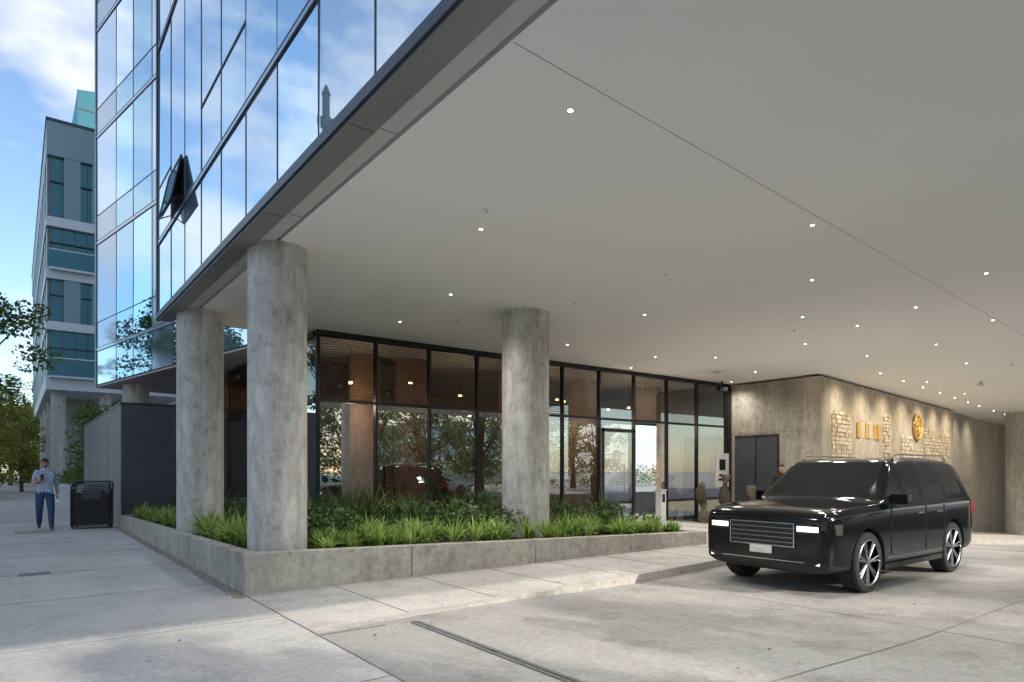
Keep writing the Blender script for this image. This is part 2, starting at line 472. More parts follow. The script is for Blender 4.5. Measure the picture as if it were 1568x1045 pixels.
# ------------------------------------------------------------------ main tower
T = empty('glass_tower')
mb = MB()
mb.hexa([(2.70,-3),(30,-3),(30,14.1),(2.70,14.1)], SOF, SOF+.17, M['soffit'])
mb.hexa([(30,2.0),(60,2.0),(60,22),(30,22),(30,14.1)], SOF, SOF+.17, M['soffit'])  # unseen edge cut back here to let sun reach the far wall
mb.hexa([(19.6,14.1),(29.99,14.1),(29.99,22),(19.6,22)], SOF+.001, SOF+.17, M['soffit'])
d = Vector((12.6, .85)).normalized()
mb.obox((2.72,3.55), (d.x,d.y), 0, 27, -.0035, .0035, SOF-.003, SOF+.01, M['seam'])
mb.obj('soffit', T)
mb = MB()
mb.box(2.20, 2.44, -3, 14.1, SOF-.06, SOF+.06, M['soffit_d'])
mb.box(2.442, 2.645, -3, 14.1, SOF-.01, SOF+.1, M['soffit_l'])
mb.box(2.645, 2.70, -3, 14.1, SOF+.08, SOF+.15, M['slot'])
for y in [-1.9+2.34*i for i in range(7)]:
    mb.box(2.205, 2.438, y-.003, y+.003, SOF-.063, SOF, M['mullion'])
    mb.box(2.444, 2.644, y-.003, y+.003, SOF-.013, SOF+.02, M['mullion'])
mb.box(2.70, 19.5, 14.1, 14.16, SOF-.0, SOF+1.4, M['soffit_d'])
mb.obj('fascia', T)

def facade(mb, o, d, bays, zl, outn, glassf, mw=.03, heavy=(), hz=.05):
    nx, ny = outn
    P = lambda s, n, z: (o[0]+d[0]*s+nx*n, o[1]+d[1]*s+ny*n, z)
    for i, (a, b) in enumerate(zip(bays, bays[1:])):
        for j, (z0, z1) in enumerate(zip(zl, zl[1:])):
            g = glassf(i, j); t1, t2 = random.gauss(0, .0018), random.gauss(0, .0018)
            w, h = (b-a)/2, (z1-z0)/2
            mb.face([P(a, -t1*w-t2*h, z0), P(b, t1*w-t2*h, z0), P(b, t1*w+t2*h, z1), P(a, -t1*w+t2*h, z1)], g)
    def bx(s0, s1, n0, n1, z0, z1, mat):
        pts = [P(s0,n0,0)[:2], P(s1,n0,0)[:2], P(s1,n1,0)[:2], P(s0,n1,0)[:2]]
        mb.hexa(pts, z0, z1, mat)
    for s in bays: bx(s-mw/2, s+mw/2, -.03, .008, zl[0], zl[-1], M['mullion'])
    for j, z in enumerate(zl):
        if j in heavy:
            bx(bays[0], bays[-1], -.03, .020, z-hz, z-hz+.020, M['mullion']); bx(bays[0], bays[-1], -.03, .016, z+hz-.020, z+hz, M['mullion'])
            bx(bays[0], bays[-1], -.03, .012, z-hz+.020, z+hz-.020, M['spandrel'])
        else: bx(bays[0], bays[-1], -.03, .011, z-.011, z+.011, M['mullion'])
mb = MB()
bays = [0, .13]+[1.30+1.17*i for i in range(14)]+[17.1]
zl = [SOF+.06]; hv = []
z = 5.84
while z < 32:
    zl.append(z); hv.append(len(zl)-1); z += 3.72
bl = {(i,j): R() < .18 for i in range(20) for j in range(12)}
facade(mb, (2.2,14.1), (0,-1), bays, zl, (-1,0), lambda i, j: M['glassA2'] if bl[(i,j)] else M['glassA'], .014, hv, .05)
mb.box(2.17, 2.2, -3, 14.1, SOF-.03, SOF+.07, M['mullion'])
mb.box(2.17, 2.25, 14.1, 14.16, SOF-.06, 30, M['mullion'])
for k in range(7):
    zb = 5.84+3.72*k
    for i in (1, 4, 5, 9, 12):
        y1 = 14.1-bays[i]; y0 = 14.1-bays[i+1]
        mb.box(2.188, 2.2, y0, y1, zb+1.0, zb+1.025, M['mullion'])
mb.obj('curtain_wall', T)
mb = MB(); mb.box(2.35, 59, -2.9, 14.05, SOF+.2, 31.5, M['soffit_d']); mb.box(2.2, 59, -3, -2.95, SOF+.06, 31.5, M['tealglass']); mb.obj('tower_core', T)
def awning(px, py, w, z1, h, out, par, nrm=(-1,0), dr=(0,-1), fr=.016):
    mb = MB()
    P = lambda s, n, z: (px+dr[0]*s+nrm[0]*n, py+dr[1]*s+nrm[1]*n, z)
    def bar(a, b, r=fr): mb.tube([a, b], r, M['black'], 6)
    c = [P(0,.04,z1), P(w,.04,z1), P(w,out,z1-h), P(0,out,z1-h)]
    mb.face(c, M['glassB']); mb.face([P(0,.02,z1-.01), P(w,.02,z1-.01), P(w,out-.03,z1-h-.01), P(0,out-.03,z1-h-.01)], M['dark'])
    for a, b in zip(c, c[1:]+c[:1]): bar(a, b)
    for s in (0, w):
        bar(P(s,.02,z1-h+.1), P(s,out,z1-h), .010)
    hole = [P(0,.014,z1), P(w,.014,z1), P(w,.014,z1-h), P(0,.014,z1-h)]
    mb.face(hole, M['slot'])
    mb.obj('open_window', par)
awning(2.2, 14.1-1.36, 1.05, 6.62, .76, .20, T)

# ------------------------------------------------------------------ second wing
W2 = empty('glass_wing_building')
A = Vector((4.75, 14.4)); B = Vector((2.3, 27.0)); dd = (B-A); L2 = dd.length; dd.normalize()
n2 = (-dd.y, dd.x)
if n2[0] > 0: n2 = (dd.y, -dd.x)
mb = MB()
b2 = [0]
while b2[-1]+1.55 < L2: b2.append(b2[-1]+1.55)
b2[-1] = L2
zl2 = [SOF+.05]; hv2 = []
z = 5.7
while z < 34:
    zl2.append(z); hv2.append(len(zl2)-1); zl2.append(z+.95); z += 3.72
def g2(i, j):
    n = len(b2)-1
    k = (n-1-i)
    if k in (0, 3): return M['spandrel']
    if j % 2 == 0 and j > 0: return M['glassB'] if (i*7+j*3) % 5 else M['glassA2']
    return M['glassB'] if k in (1,2) else M['glassA']
facade(mb, (A.x,A.y), (dd.x,dd.y), b2, zl2, n2, g2, .03, hv2, .07)
mb.obj('curtain_wall', W2)
mb = MB()
q = Vector((dd.y, -dd.x)) if n2 == (-dd.y, dd.x) else Vector((-dd.y, dd.x))
back = q*14
A1 = A+q*.15; B1 = B+q*.15 - dd*.05
mb.hexa([tuple(A1), tuple(B1), tuple(B1+back), tuple(A1+back)], SOF+.02, 34, M['soffit_d'])
mb.hexa([tuple(A), tuple(B), tuple(B+back), tuple(A+back)], SOF-.03, SOF+.018, M['soffit_l'])
mb.hexa([tuple(B-q*.03), tuple(B+dd*.12-q*.03), tuple(B+dd*.12+q*14), tuple(B+q*14)], SOF-.04, 34, M['teal_panel'])
mb.obj('core_and_soffit', W2)
mb = MB()
for i in range(16):
    mb.box(5.3+i*.4, 5.42+i*.4, 20.6, 34, SOF-.20, SOF-.07, M['woodl'])
mb.box(5, 12.5, 34, 34.3, 0, SOF, M['wood'])
mb.obj('wood_slat_ceiling', W2)

mb = MB()
mb.box(2.3, 9.0, 20.4, 20.6, .30, 3.28, M['navy'])
mb.box(2.3, 9.0, 20.36, 20.6, -.1, .296, M['planter'])
mb.box(2.3, 2.5, 20.604, 32.5, -.1, 3.28, M['panelside'])
for i in range(1, 4): mb.box(2.296, 2.3, 20.6+i*3, 20.612+i*3, 0, 3.28, M['slot'])
mb.box(2.28, 9.0, 20.38, 20.62, 3.282, 3.33, M['dark'])
mb.box(2.28, 2.52, 20.622, 32.5, 3.282, 3.33, M['dark'])
mb.box(2.3, 9, 32.3, 32.5, -.1, 3.28, M['panelside'])
mb.obj('dark_panel_wall')

# ------------------------------------------------------------------ lobby
LB = empty('glass_lobby')
xm = [5.04,6.35,7.7,9.05,10.45,11.85,13.25,14.7,16.2,17.7,19.3]
mb = MB(); Y0 = 13.3
for a, b in zip(xm, xm[1:]):
    for (z0, z1, g) in ((-.3, 2.97, M['lobby']), (2.97, SOF-.1, M['lobbyup'])):
        t1 = random.gauss(0,.0012)
        mb.face([(a,Y0-t1,z0),(b,Y0+t1,z0),(b,Y0+t1,z1),(a,Y0-t1,z1)], g)
ym = [13.3, 14.9, 16.5, 18.1, 20.36]
for a, b in zip(ym, ym[1:]):
    mb.face([(5.04,a,.1),(5.04,b,.1),(5.04,b,2.97),(5.04,a,2.97)], M['lobby'])
    mb.face([(5.04,a,2.97),(5.04,b,2.97),(5.04,b,SOF-.1),(5.04,a,SOF-.1)], M['lobbyup'])
mb.obj('glazing', LB)
mb = MB()
for x in xm: mb.box(x-.025, x+.025, Y0-.06, Y0+.06, -.4, SOF-.1, M['black'])
mb.box(5.0, 19.5, Y0-.07, Y0+.07, SOF-.12, SOF-.003, M['black'])
mb.box(5.0, 19.5, Y0-.065, Y0+.065, 2.94, 3.0, M['black'])
mb.box(5.0, 13.2, Y0-.065, Y0+.065, -.1, .35, M['black'])
for y in ym: mb.box(5.0, 5.08, y-.03, y+.03, 0, SOF-.1, M['black'])
mb.box(4.98, 5.1, 13.38, 20.36, SOF-.12, SOF-.035, M['black']); mb.box(4.99, 5.09, 13.38, 20.36, 2.93, 3.01, M['black'])
mb.box(19.33, 19.5, Y0-.1, Y0+.1, -.5, SOF-.13, M['black'])
mb.box(13.28, 13.38, Y0-.1, Y0-.066, 0, 2.7, M['dark']); mb.box(14.57, 14.67, Y0-.1, Y0-.066, 0, 2.7, M['dark']); mb.box(13.28, 14.67, Y0-.1, Y0-.066, 2.6, 2.7, M['dark'])
mb.tube([(14.45,Y0-.14,.7),(14.45,Y0-.14,1.7)], .016, M['chrome'])
mb.obj('frames', LB)
mb = MB()
mb.box(5.1, 19.3, 13.4, 23, -.1, .02, M['floor_in'])
mb.box(5.1, 19.3, 22.8, 23, .02, 4.4, M['wood'])
mb.box(5.1, 19.3, 13.45, 22.8, 4.36, 4.40, M['soffit_d'])
for i in range(26):
    z = 3.04+i*.05
    mb.hexa([(5.12,13.50),(13.2,13.50),(13.2,13.535),(5.12,13.535)], [z,z,z+.018,z+.018], [z+.004,z+.004,z+.022,z+.022], M['blind'])
for i in range(40): mb.box(5.3+i*.35, 5.36+i*.35, 22.7, 22.8, .02, 4.3, M['woodl'] if i % 5 else M['wood'])
mb.box(16.5, 18.5, 19.5, 20.2, .02, 1.1, M['woodl']); mb.box(16.45, 18.55, 19.45, 20.25, 1.102, 1.15, M['signwhite'])
mb.box(9.6, 11.6, 18, 18.8, .02, .45, M['suit']); mb.box(9.6, 11.6, 18.65, 18.8, .45, .9, M['suit'])
mb.obj('interior', LB)
mb = MB()
for (x, r) in ((7.0,.36),(8.35,.42),(14.6,.5),(11.7,.4),(17.6,.45)):  # added cylinders standing in for the outdoor columns' reflections in the lobby glass
    yc = 15.3
    for i in range(48):
        a = 2*math.pi*i/48
        mb.cyl((x+r*math.cos(a), yc+r*math.sin(a)), .024, .024, .02, 4.355, M['wood'], 5, cap=False)
    mb.cyl((x,yc), r, r, .02, 4.355, M['wood'], 32)
mb.obj('column_reflection_solids', LB)
mb = MB()
pend = [(6.2,14.3,3.5),(7.7,14.2,3.6),(9.4,14.6,3.45),(10.6,14.2,3.6),(12.9,14.4,3.5),(13.6,15.5,3.7),(15.9,14.6,3.5),(16.6,16.2,3.6),(10.2,19,3.3),(12.9,19.4,3.4),(16,18.8,3.3)]
for p in pend:
    mb.cyl(p, .05, .04, p[2], p[2]+.05, M['lampwarm'], 12); mb.tube([(p[0],p[1],p[2]+.051),(p[0],p[1],4.36)], .006, M['black'], 5)
mb.obj('pendants', LB)
for p in [(6.2,14.3,3.0),(9.4,14.5,3.0),(13.0,14.5,3.0),(16.0,14.5,3.0)]:
    ld = bpy.data.lights.new('pendant_light', 'POINT'); ld.energy = 85; ld.color = (1,.80,.60); ld.shadow_soft_size = .15
    lo = bpy.data.objects.new('pendant_light', ld); lo.location = p; COL.objects.link(lo); lo.parent = LB

SG = empty('cafe_sign')
mb = MB(); mb.box(15.55, 16.05, 13.42, 13.46, 1.28, 1.85, M['orange']); mb.box(15.65,15.95,13.405,13.42,1.4,1.45,M['slot']); mb.box(15.72,15.88,13.405,13.42,1.5,1.72,M['slot'])
mb.box(15.78, 15.82, 13.44, 13.48, .02, 1.28, M['black'])
mb.obj('panel', SG)
cu = bpy.data.curves.new('sign_text', 'FONT'); cu.body = 'CAFE'; cu.size = .28; cu.extrude = .008; cu.materials.append(M['orange'])
to = bpy.data.objects.new('lettering', cu); to.rotation_euler = (math.pi/2,0,0); to.location = (15.4, 13.42, 1.0); COL.objects.link(to); to.parent = SG
SP = empty('poster_stand')
mb = MB(); mb.box(18.2, 18.9, 12.9, 12.95, .95, 2.05, M['signwhite']); mb.box(18.38,18.7,12.89,12.9,1.5,1.85,M['suit']); mb.box(18.32,18.78,12.89,12.9,1.15,1.22,M['suit']); mb.box(18.35,18.7,12.89,12.9,1.3,1.36,M['suit'])
mb.box(18.5, 18.58, 12.9, 12.95, -.25, .95, M['black']); mb.box(18.25, 18.85, 12.7, 13.1, -.25, -.2, M['black']); mb.obj('board', SP)
for (x, y, s) in ((17.1,12.6,1.25), (17.8,12.3,1.5), (18.9,12.0,1.2)):
    mb = MB(); pts = []; rd = []
    for i in range(12):
        t = i/11; pts.append((x+.12*math.sin(t*7+x), y+.1*math.cos(t*6+x*2), zwalk(x)+t*s)); rd.append(.06+.12*abs(math.sin(t*5+x)))
    mb.tube(pts, rd, M['bark'], 12); mb.obj('wood_sculpture', smooth=True)
mb = MB(); mb.box(12.72, 12.90, 10.6, 10.78, 0, .98, M['signwhite']); mb.box(12.70, 12.92, 10.58, 10.80, .982, 1.02, M['trim']); mb.box(12.76,12.86,10.594,10.6,.7,.9,M['slot'])
mb.box(12.66, 12.96, 10.54, 10.84, 0, .05, M['kerb'])
bevel(mb.obj('door_control_bollard'), .01)

# ------------------------------------------------------------------ concrete block with mural
CB = empty('concrete_building')
mb = MB()
mb.hexa([(19.5,10.1),(20.3,10.2),(20.3,13.32),(19.5,13.32)], -1.0, SOF-.06, M['board'])
for i in range(22):
    y = 10.15+i*.145+U(-.03,.03)
    mb.box(19.5-U(.002,.006), 19.502, y, y+U(.005,.012), -.6, SOF-.06, M['board'])
mb.box(19.494, 19.502, 10.1, 13.3, 2.72, 2.73, M['joint'])
for y in (10.6, 11.4, 12.2, 13.0):
    for z in (3.2, 3.9): mb.cyl((y,z), .02, .02, 19.494, 19.502, M['slot'], 12, 'x')
mb.box(19.46, 19.50, 11.5, 13.05, -.5, 2.6, M['navy'])
mb.box(19.44, 19.46, 11.44, 11.5, -.5, 2.66, M['dark']); mb.box(19.44, 19.46, 12.25, 12.28, -.5, 2.6, M['dark']); mb.box(19.44, 19.46, 11.5, 13.05, 2.6, 2.66, M['dark'])
mb.obj('board_formed_wall', CB)
e = Vector((.9917,.128)); o0 = (19.5, 10.1)
mb = MB()
mb.obox(o0, e, 0.0, 17.1, -.5, .0, -3.5, SOF-.06, M['wall_light'])
mb.obox(o0, e, 0, 17.1, -.45, -.1, SOF-.06, SOF-.01, M['slot'])
for s in (2.9, 5.85, 8.0, 11.5, 14.3): mb.obox(o0, e, s, s+.012, -.01, .003, -3, SOF-.06, M['wall_grey'])
mb.obox(o0, e, 17.1, 22.5, -1.3, -.35, -3.5, SOF-.01, M['wall_grey'])
mb.obox(o0, e, 22.6, 34, -1.0, -.4, -3.5, SOF-.01, M['wall_light'])
mb.obox(o0, e, 17.5, 18.9, -.35, -.32, -3, .9, M['navy'])
mb.obox(o0, e, 19.0, 22.4, -.35, -.345, .8, .83, M['slot'])
mb.obj('long_wall', CB)
mb = MB(); mb.box(56, 56.5, -3, 22, -4, SOF, M['wall_light']); mb.obj('end_wall', CB)
mbl = MB()
for s in (1.2, 3.6, 6, 8.4, 10.8, 13.2, 15.6, 19, 22):
    p = Vector(o0)+e*s+Vector((e.y,-e.x))*1.3
    mbl.cyl((p.x,p.y), .022, .022, SOF-.006, SOF-.002, M['lamp'], 14)
    ld = bpy.data.lights.new('wall_washer', 'SPOT'); ld.energy = 300; ld.color = (1,.84,.62); ld.spot_size = math.radians(115); ld.spot_blend = 1; ld.shadow_soft_size = .12
    lo = bpy.data.objects.new('wall_washer', ld); lo.location = (p.x,p.y,SOF-.03)
    dv = Vector((-e.y*.6, e.x*.6, -1.0)); lo.rotation_euler = dv.to_track_quat('-Z','Y').to_euler(); COL.objects.link(lo); lo.parent = CB
mbl.obj('washer_lenses', CB)
MU = empty('wall_mural')
mb = MB()
def mosaic(s0, s1, z0, z1, mat, cell=.13):
    ns = max(1, int((s1-s0)/cell)); nz = max(1, int((z1-z0)/cell))
    for i in range(ns):
        for j in range(nz):
            if R() < .10: continue
            a = s0+(s1-s0)*i/ns; b = s0+(s1-s0)*(i+1)/ns; c = z0+(z1-z0)*j/nz; dz = (z1-z0)/nz
            mb.obox(o0, e, a+.010, b-.010-U(0,.03), 0, U(.02,.07), c+.010, c+dz-.010-U(0,.03), mat if R() < .75 else M['mosaic2'])
mosaic(.86, 2.62, 1.9, 3.4, M['mosaic'])
for k in range(3):
    mosaic(3.15+k*.9, 3.15+k*.9+.62, 2.6, 3.15, M['gold'], .3)
mosaic(6.05, 6.95, 2.0, 3.6, M['mosaic']); mosaic(8.2, 9.9, 2.0, 2.9, M['mosaic']); mosaic(10.0, 11.4, 2.0, 2.42, M['mosaic'])
mosaic(11.6, 16.2, 1.75, 2.9, M['mosaic']); mosaic(11.6, 13.0, 2.9, 3.3, M['mosaic']); mosaic(14.4,16.2,2.9,3.2,M['mosaic'])
mb.obj('mosaic_panels', MU)
mb = MB(); n = 32
ce = Vector(o0)+e*10.5
for rr, tr in ((.50,.06),(.30,.035),(.12,.05)):
    pts = []
    for i in range(n+1):
        a = 2*math.pi*i/n
        p = ce+e*rr*1.15*math.cos(a)+Vector((e.y,-e.x))*.06
        pts.append((p.x,p.y,3.30+rr*math.sin(a)))
    mb.tube(pts, tr, M['gold'], 8)
for i in range(12):
    a = 2*math.pi*i/12
    p = ce+e*.14*math.cos(a)+Vector((e.y,-e.x))*.06; q2 = ce+e*.5*1.15*math.cos(a)+Vector((e.y,-e.x))*.06
    mb.tube([(p.x,p.y,3.3+.12*math.sin(a)),(q2.x,q2.y,3.3+.5*math.sin(a))], .02, M['gold'], 6)
mb.obj('gold_emblem', MU, smooth=True)

# ------------------------------------------------------------------ downlights
DL = [(3.6,3.94),(4.51,6.54),(5.79,9.28),(6.06,11.6),(7.59,4.03),(9.78,5.2),(9.45,8.27),(10.28,11.35),(12.0,6.57),(14.6,7.93),(12.9,4.94),(11.5,3.45),(15.2,4.45),(13.6,6.29),(17.1,6.12),(20.8,6.7),(17.4,7.8),(13.2,11.2),(14.5,10.3),(14.05,12.8),(18.9,12.8),(17.6,11.1),(24.1,8.9),(29,9.4),(32,8.0),(8,.5),(13,.5),(20,2),(26,4),(36,8),(5.5,.6),(23,5.2)]
for (x, y) in DL:
    E = empty('ceiling_downlight', (x, y, SOF))
    mb = MB(); mb.cyl((0,0), .019, .019, -.006, -.002, M['lamp'], 16)
    mb.obj('lens', E)
    mb = MB(); pts = [(.027*math.cos(a*math.pi/8), .027*math.sin(a*math.pi/8), -.003) for a in range(17)]; mb.tube(pts, .004, M['trim'], 6); mb.obj('trim', E)
    ld = bpy.data.lights.new('lamp', 'SPOT'); ld.energy = 320 if x < 9 else (235 if x < 23 else 400); ld.color = (1,.965,.91); ld.spot_size = math.radians(150); ld.spot_blend = 1; ld.shadow_soft_size = .12
    lo = bpy.data.objects.new('lamp', ld); lo.location = (0,0,-.02); COL.objects.link(lo); lo.parent = E
for (x, y, r) in [(4.23,6.02,.045),(4.26,10.75,.045),(7.75,6.37,.045),(7.8,8.4,.04),(16.7,11.8,.35),(13,7.3,.04),(6.9,10.8,.05),(22.0,6.0,.06),(10.5,9.9,.04)]:
    mb = MB(); mb.cyl((x,y), r, r*.8, SOF-.012, SOF-.001, M['soffit'], 24); mb.cyl((x,y), r*.35, r*.3, SOF-.03 if r < .1 else SOF-.02, SOF-.012, M['trim'], 12); mb.obj('ceiling_sprinkler' if r < .1 else 'ceiling_vent')
mb = MB(); mb.cyl((25.5,7.8), .05, .05, SOF-.06, SOF-.001, M['trim'], 12); mb.box(25.3,25.6,7.75,7.85,SOF-.15,SOF-.06,M['signwhite']); mb.obj('security_camera')
mb = MB(); mb.cyl((18.6,12.95), .03, .03, SOF-.2, SOF-.001, M['black'], 12); mb.box(18.35,18.75,12.85,13.0,SOF-.32,SOF-.2,M['black']); mb.obj('wall_speaker')

# ------------------------------------------------------------------ distant building
DB = empty('office_building')
mb = MB()
x0, x1, y0, y1 = 1.5, 24, 46.6, 86
mb.box(x0+.25, x1, y0+.25, y1, 6.5, 21.6, M['tealglass'])
for (a, b) in ((6.2,7.0),(9.7,10.2),(12.7,13.3),(15.75,16.3)):
    mb.box(x0-.04, x1, y0-.04, y1, a, b, M['white_panel'])
mb.box(x0, x1, y0, y1, 19.9, 21.9, M['teal_panel'])
mb.box(x0-.05, x1, y0-.05, y1, 21.9, 22.05, M['mullion'])
for (a, b) in ((16.3,19.9),(10.2,12.7)):
    mb.box(x0+.85, x0+1.65, y0+.02, y0+.3, a, b, M['teal_panel'])
    mb.box(x0+2.25, x0+8, y0+.02, y0+.3, a, b, M['teal_panel'])
for (a, b) in ((7,9.7),(10.2,12.7),(13.3,15.75),(16.3,19.9)):
    for i in range(18):
        xx = x0+.1+i*.62; mb.box(xx, xx+.04, y0+.1, y0+.249, a, b, M['mullion'])
    mb.box(x0+.1, x1, y0+.12, y0+.249, (a+b)/2+.3, (a+b)/2+.36, M['mullion'])
    for i in range(14):
        yy = y0+.3+i*2.7; mb.box(x0+.02, x0+.3, yy, yy+1.2, a, b, M['teal_panel'])
for (a, b) in ((13.3,14.3),(7.0,8.0)):
    mb.box(x0+.1, x0+2.4, y0-.35, y0-.3, a, b, M['tealglass']); mb.box(x0+.1, x0+2.4, y0-.37, y0-.28, b, b+.06, M['white_panel'])
    mb.box(x0+.1, x0+2.4, y0-.37, y0-.05, a-.12, a, M['white_panel'])
mb.box(2.2, 24, 52, 86, 0, 6.2, M['wall_grey'])
mb.obj('storeys', DB)
mb = MB()
for (x, y) in ((2.1,47.4),(2.1,54),(2.1,61),(2.1,68),(4.5,47.4)): mb.cyl((x,y), .38, .38, 0, 6.2, M['column'], 20)
mb.obj('columns', DB)
mb = MB()
mb.hexa([(4.7,73),(22,73),(22,90),(4.7,90)], 0, [37,40,40,37], M['tealtower'])
for i in range(10): mb.box(4.66+i*1.6, 4.72+i*1.6, 72.95, 73, 0, 37, M['mullion'])
for i in range(12): mb.box(4.66, 22, 72.96, 73, i*3.2, i*3.2+.15, M['mullion'])
mb.obj('teal_glass_building')
mb = MB(); mb.box(1.6, 4.5, 36, 44, -.05, .8, M['white_panel']); bevel(mb.obj('low_wall'), .02)
cen = [(U(1.8,4.3),U(36.2,43.8),U(.9,1.35),.45,.35) for i in range(50)]
leaf_mass(cen, 70, .13, M['leafG']).obj('hedge')
cen = [(U(2.6,4.8),U(38.5,43),U(.8,4.8),.6,.6) for i in range(60)]
leaf_mass(cen, 90, .17, M['leafG']).obj('climbing_ivy')

def tree(name, loc, h, cr, mat, nclump=55, nleaf=90, lsz=.13, trunk=.16, base=.35, seed=1):
    random.seed(seed)
    mb = MB()
    top = h*.62
    pts = [(0,0,-.1)]; rd = [trunk*1.25]
    for i in range(1, 6):
        t = i/5; pts.append((U(-.12,.12)*t*2, U(-.12,.12)*t*2, top*t)); rd.append(trunk*(1-.6*t))
    mb.tube(pts, rd, M['bark'], 10)
    cs = []
    for i in range(nclump):
        a = U(0,6.283); r = cr*math.sqrt(R()); zz = U(base, 1)
        prof = math.sin(math.pi*min(1,(zz-base)/(1-base)*.82+.14))
        x, y = r*prof*math.cos(a), r*prof*math.sin(a)
        cs.append((x, y, zz*h, U(.28,.6)*cr*.42, U(.2,.42)*cr*.42))
    for c in cs[::3]:
        s = Vector(pts[random.choice((2,3,4))]); e2 = Vector(c[:3]); m = (s+e2)/2+Vector((0,0,-.15*h*.3))
        mb.tube([tuple(s), tuple(m), tuple(e2)], [trunk*.4, trunk*.22, .01], M['bark'], 6)
    leaf_mass(cs, nleaf, lsz, mat, mb)
    o = mb.obj(name); o.location = loc; return o

ot = tree('olive_tree', (12.4,-11,-.14), 7.3, 2.9, M['leafT'], 70, 80, .20, .2, .16, 3)
ot2 = tree('olive_tree', (17.0,-11.5,-.14), 7.1, 3.0, M['leafT'], 70, 80, .20, .2, .16, 4)
def inst(o, loc, rz, s):
    n = bpy.data.objects.new(o.name.split('.')[0], o.data); n.location = loc; n.rotation_euler = (0,0,rz); n.scale = (s,s,s); COL.objects.link(n)
for i, (x, y, s) in enumerate([(8,-10.5,1.0),(3.5,-12,1.0),(21.5,-11,1.0),(26,-11.3,.97),(31,-12,1.0),(37,-11,.95),(10.5,-16.5,1.22),(15,-17,1.25),(19.5,-17,1.2),(-1,-16,1.2),(24.5,-18,1.25),(30,-17,1.2),(40,-17,1.2),(5.5,-17.5,1.25)]):
    inst((ot, ot2)[i % 2], (x,y,-.14), i*1.3, s)
st = tree('street_tree', (-1.95,28.5,0), 8.8, 3.1, M['leafG'], 85, 100, .17, .16, .48, 11)
s2 = tree('street_tree', (1.0,92,0), 9, 4, M['leafY'], 60, 80, .3, .2, .15, 12)
for (x, y, s, o) in [(-3.4,52,1.0,s2),(.5,75,.8,s2),(3,105,1.2,s2),(-2,120,1.3,s2),(-12,25,1,st),(-12,40,1.1,st),(-13,8,1,st),(-1.2,64,.8,st),(4.5,97,1.1,st),(1.2,112,.9,st),(0.4,56,.55,s2),(-1.8,44,.7,s2)]:
    inst(o, (x,y,0), x+y, s)
mb = MB(); mb.tube([(0,0,-.1),(.1,0,4),(.05,.1,9)], [.22,.17,.14], M['bark'], 10)
random.seed(5)
for i in range(36):
    a = U(0,6.28); up = U(-.5,1.2); p = Vector((.05,.1,9)); dr = Vector((math.cos(a)*math.cos(up),math.sin(a)*math.cos(up),math.sin(up)))
    pts = []
    for j in range(8): pts.append(p.copy()); p = p+dr*.33; dr.z -= .16; dr.normalize()
    k = mb.mi(M['leafG'])
    for j in range(7):
        sd = (pts[j+1]-pts[j]).cross(Vector((0,0,1))).normalized()
        for s in (-1,1):
            stt = len(mb.v); q0 = pts[j]; mb.v += [tuple(q0), tuple(q0+(pts[j+1]-q0)*.5), tuple(q0+sd*s*.5+(pts[j+1]-q0)*.8+Vector((0,0,-.15)))]; mb.f.append((stt,stt+1,stt+2)); mb.m.append(k)
pm = mb.obj('palm_tree'); pm.location = (-.3,80,0)
for (x,y) in ((-14,30),(-14,18),(-14,50),(1.8,125)):
    inst(pm, (x,y,0), x, 1)

def block(x0, x1, y0, y1, h, mat, gl):
    mb = MB(); mb.box(x0, x1, y0, y1, -.2, h, mat)
    n = int((x1-x0)/2.4); m = int(h/3.4)
    for i in range(n):
        for j in range(m): mb.box(x0+.5+i*2.4, x0+2.3+i*2.4, y1, y1+.05, 1.1+j*3.4, 3.3+j*3.4, gl)
    mb.box(x0-.1, x1+.1, y0, y1+.12, h, h+.25, M['trim'])
    mb.obj('office_block')
block(-2, 16, -62, -50, 8, M['white_panel'], M['glassA'])
block(40, 58, -60, -50, 7.2, M['white_panel'], M['glassA'])
mb = MB(); mb.box(-40, -24, 20, 70, -.2, 9, M['white_panel'])
for i in range(16):
    for j in range(2): mb.box(-24, -23.95, 21+i*3, 23+i*3, 1.2+j*3.6, 3.6+j*3.6, M['tealglass'])
mb.obj('street_building')
cen = [(U(-2,75),U(-22,-20),U(0,1.8),.6,.6) for i in range(330)]  # hedge added out of view to hide bright plaza ground in lobby reflections
leaf_mass(cen, 40, .24, M['leafT']).obj('reflection_screen_hedge')

# street lamp
mb = MB()
mb.cyl((-.9,13.6), .16, .13, 0, .6, M['green_metal'], 16); mb.tube([(-.9,13.6,.6),(-.9,13.6,9.6)], [.10,.07], M['green_metal'], 14)
pts = [(-.9-1.7*t, 13.6, 9.0+.55*math.sin(t*1.9)) for t in [i/12 for i in range(13)]]
mb.tube(pts, [.045]*13, M['green_metal'], 8)
mb.tube([(-.9,13.6,8.2),(-1.25,13.6,9.25)], .025, M['green_metal'], 6)
mb.cyl((-.9,13.6), .11, .11, 8.9, 9.1, M['green_metal'], 14); mb.cyl((-.9,13.6), .09, .02, 9.6, 9.8, M['green_metal'], 14)
mb.box(-3.15,-2.5,13.5,13.7,9.42,9.55,M['green_metal'])
mb.obj('street_lamp')

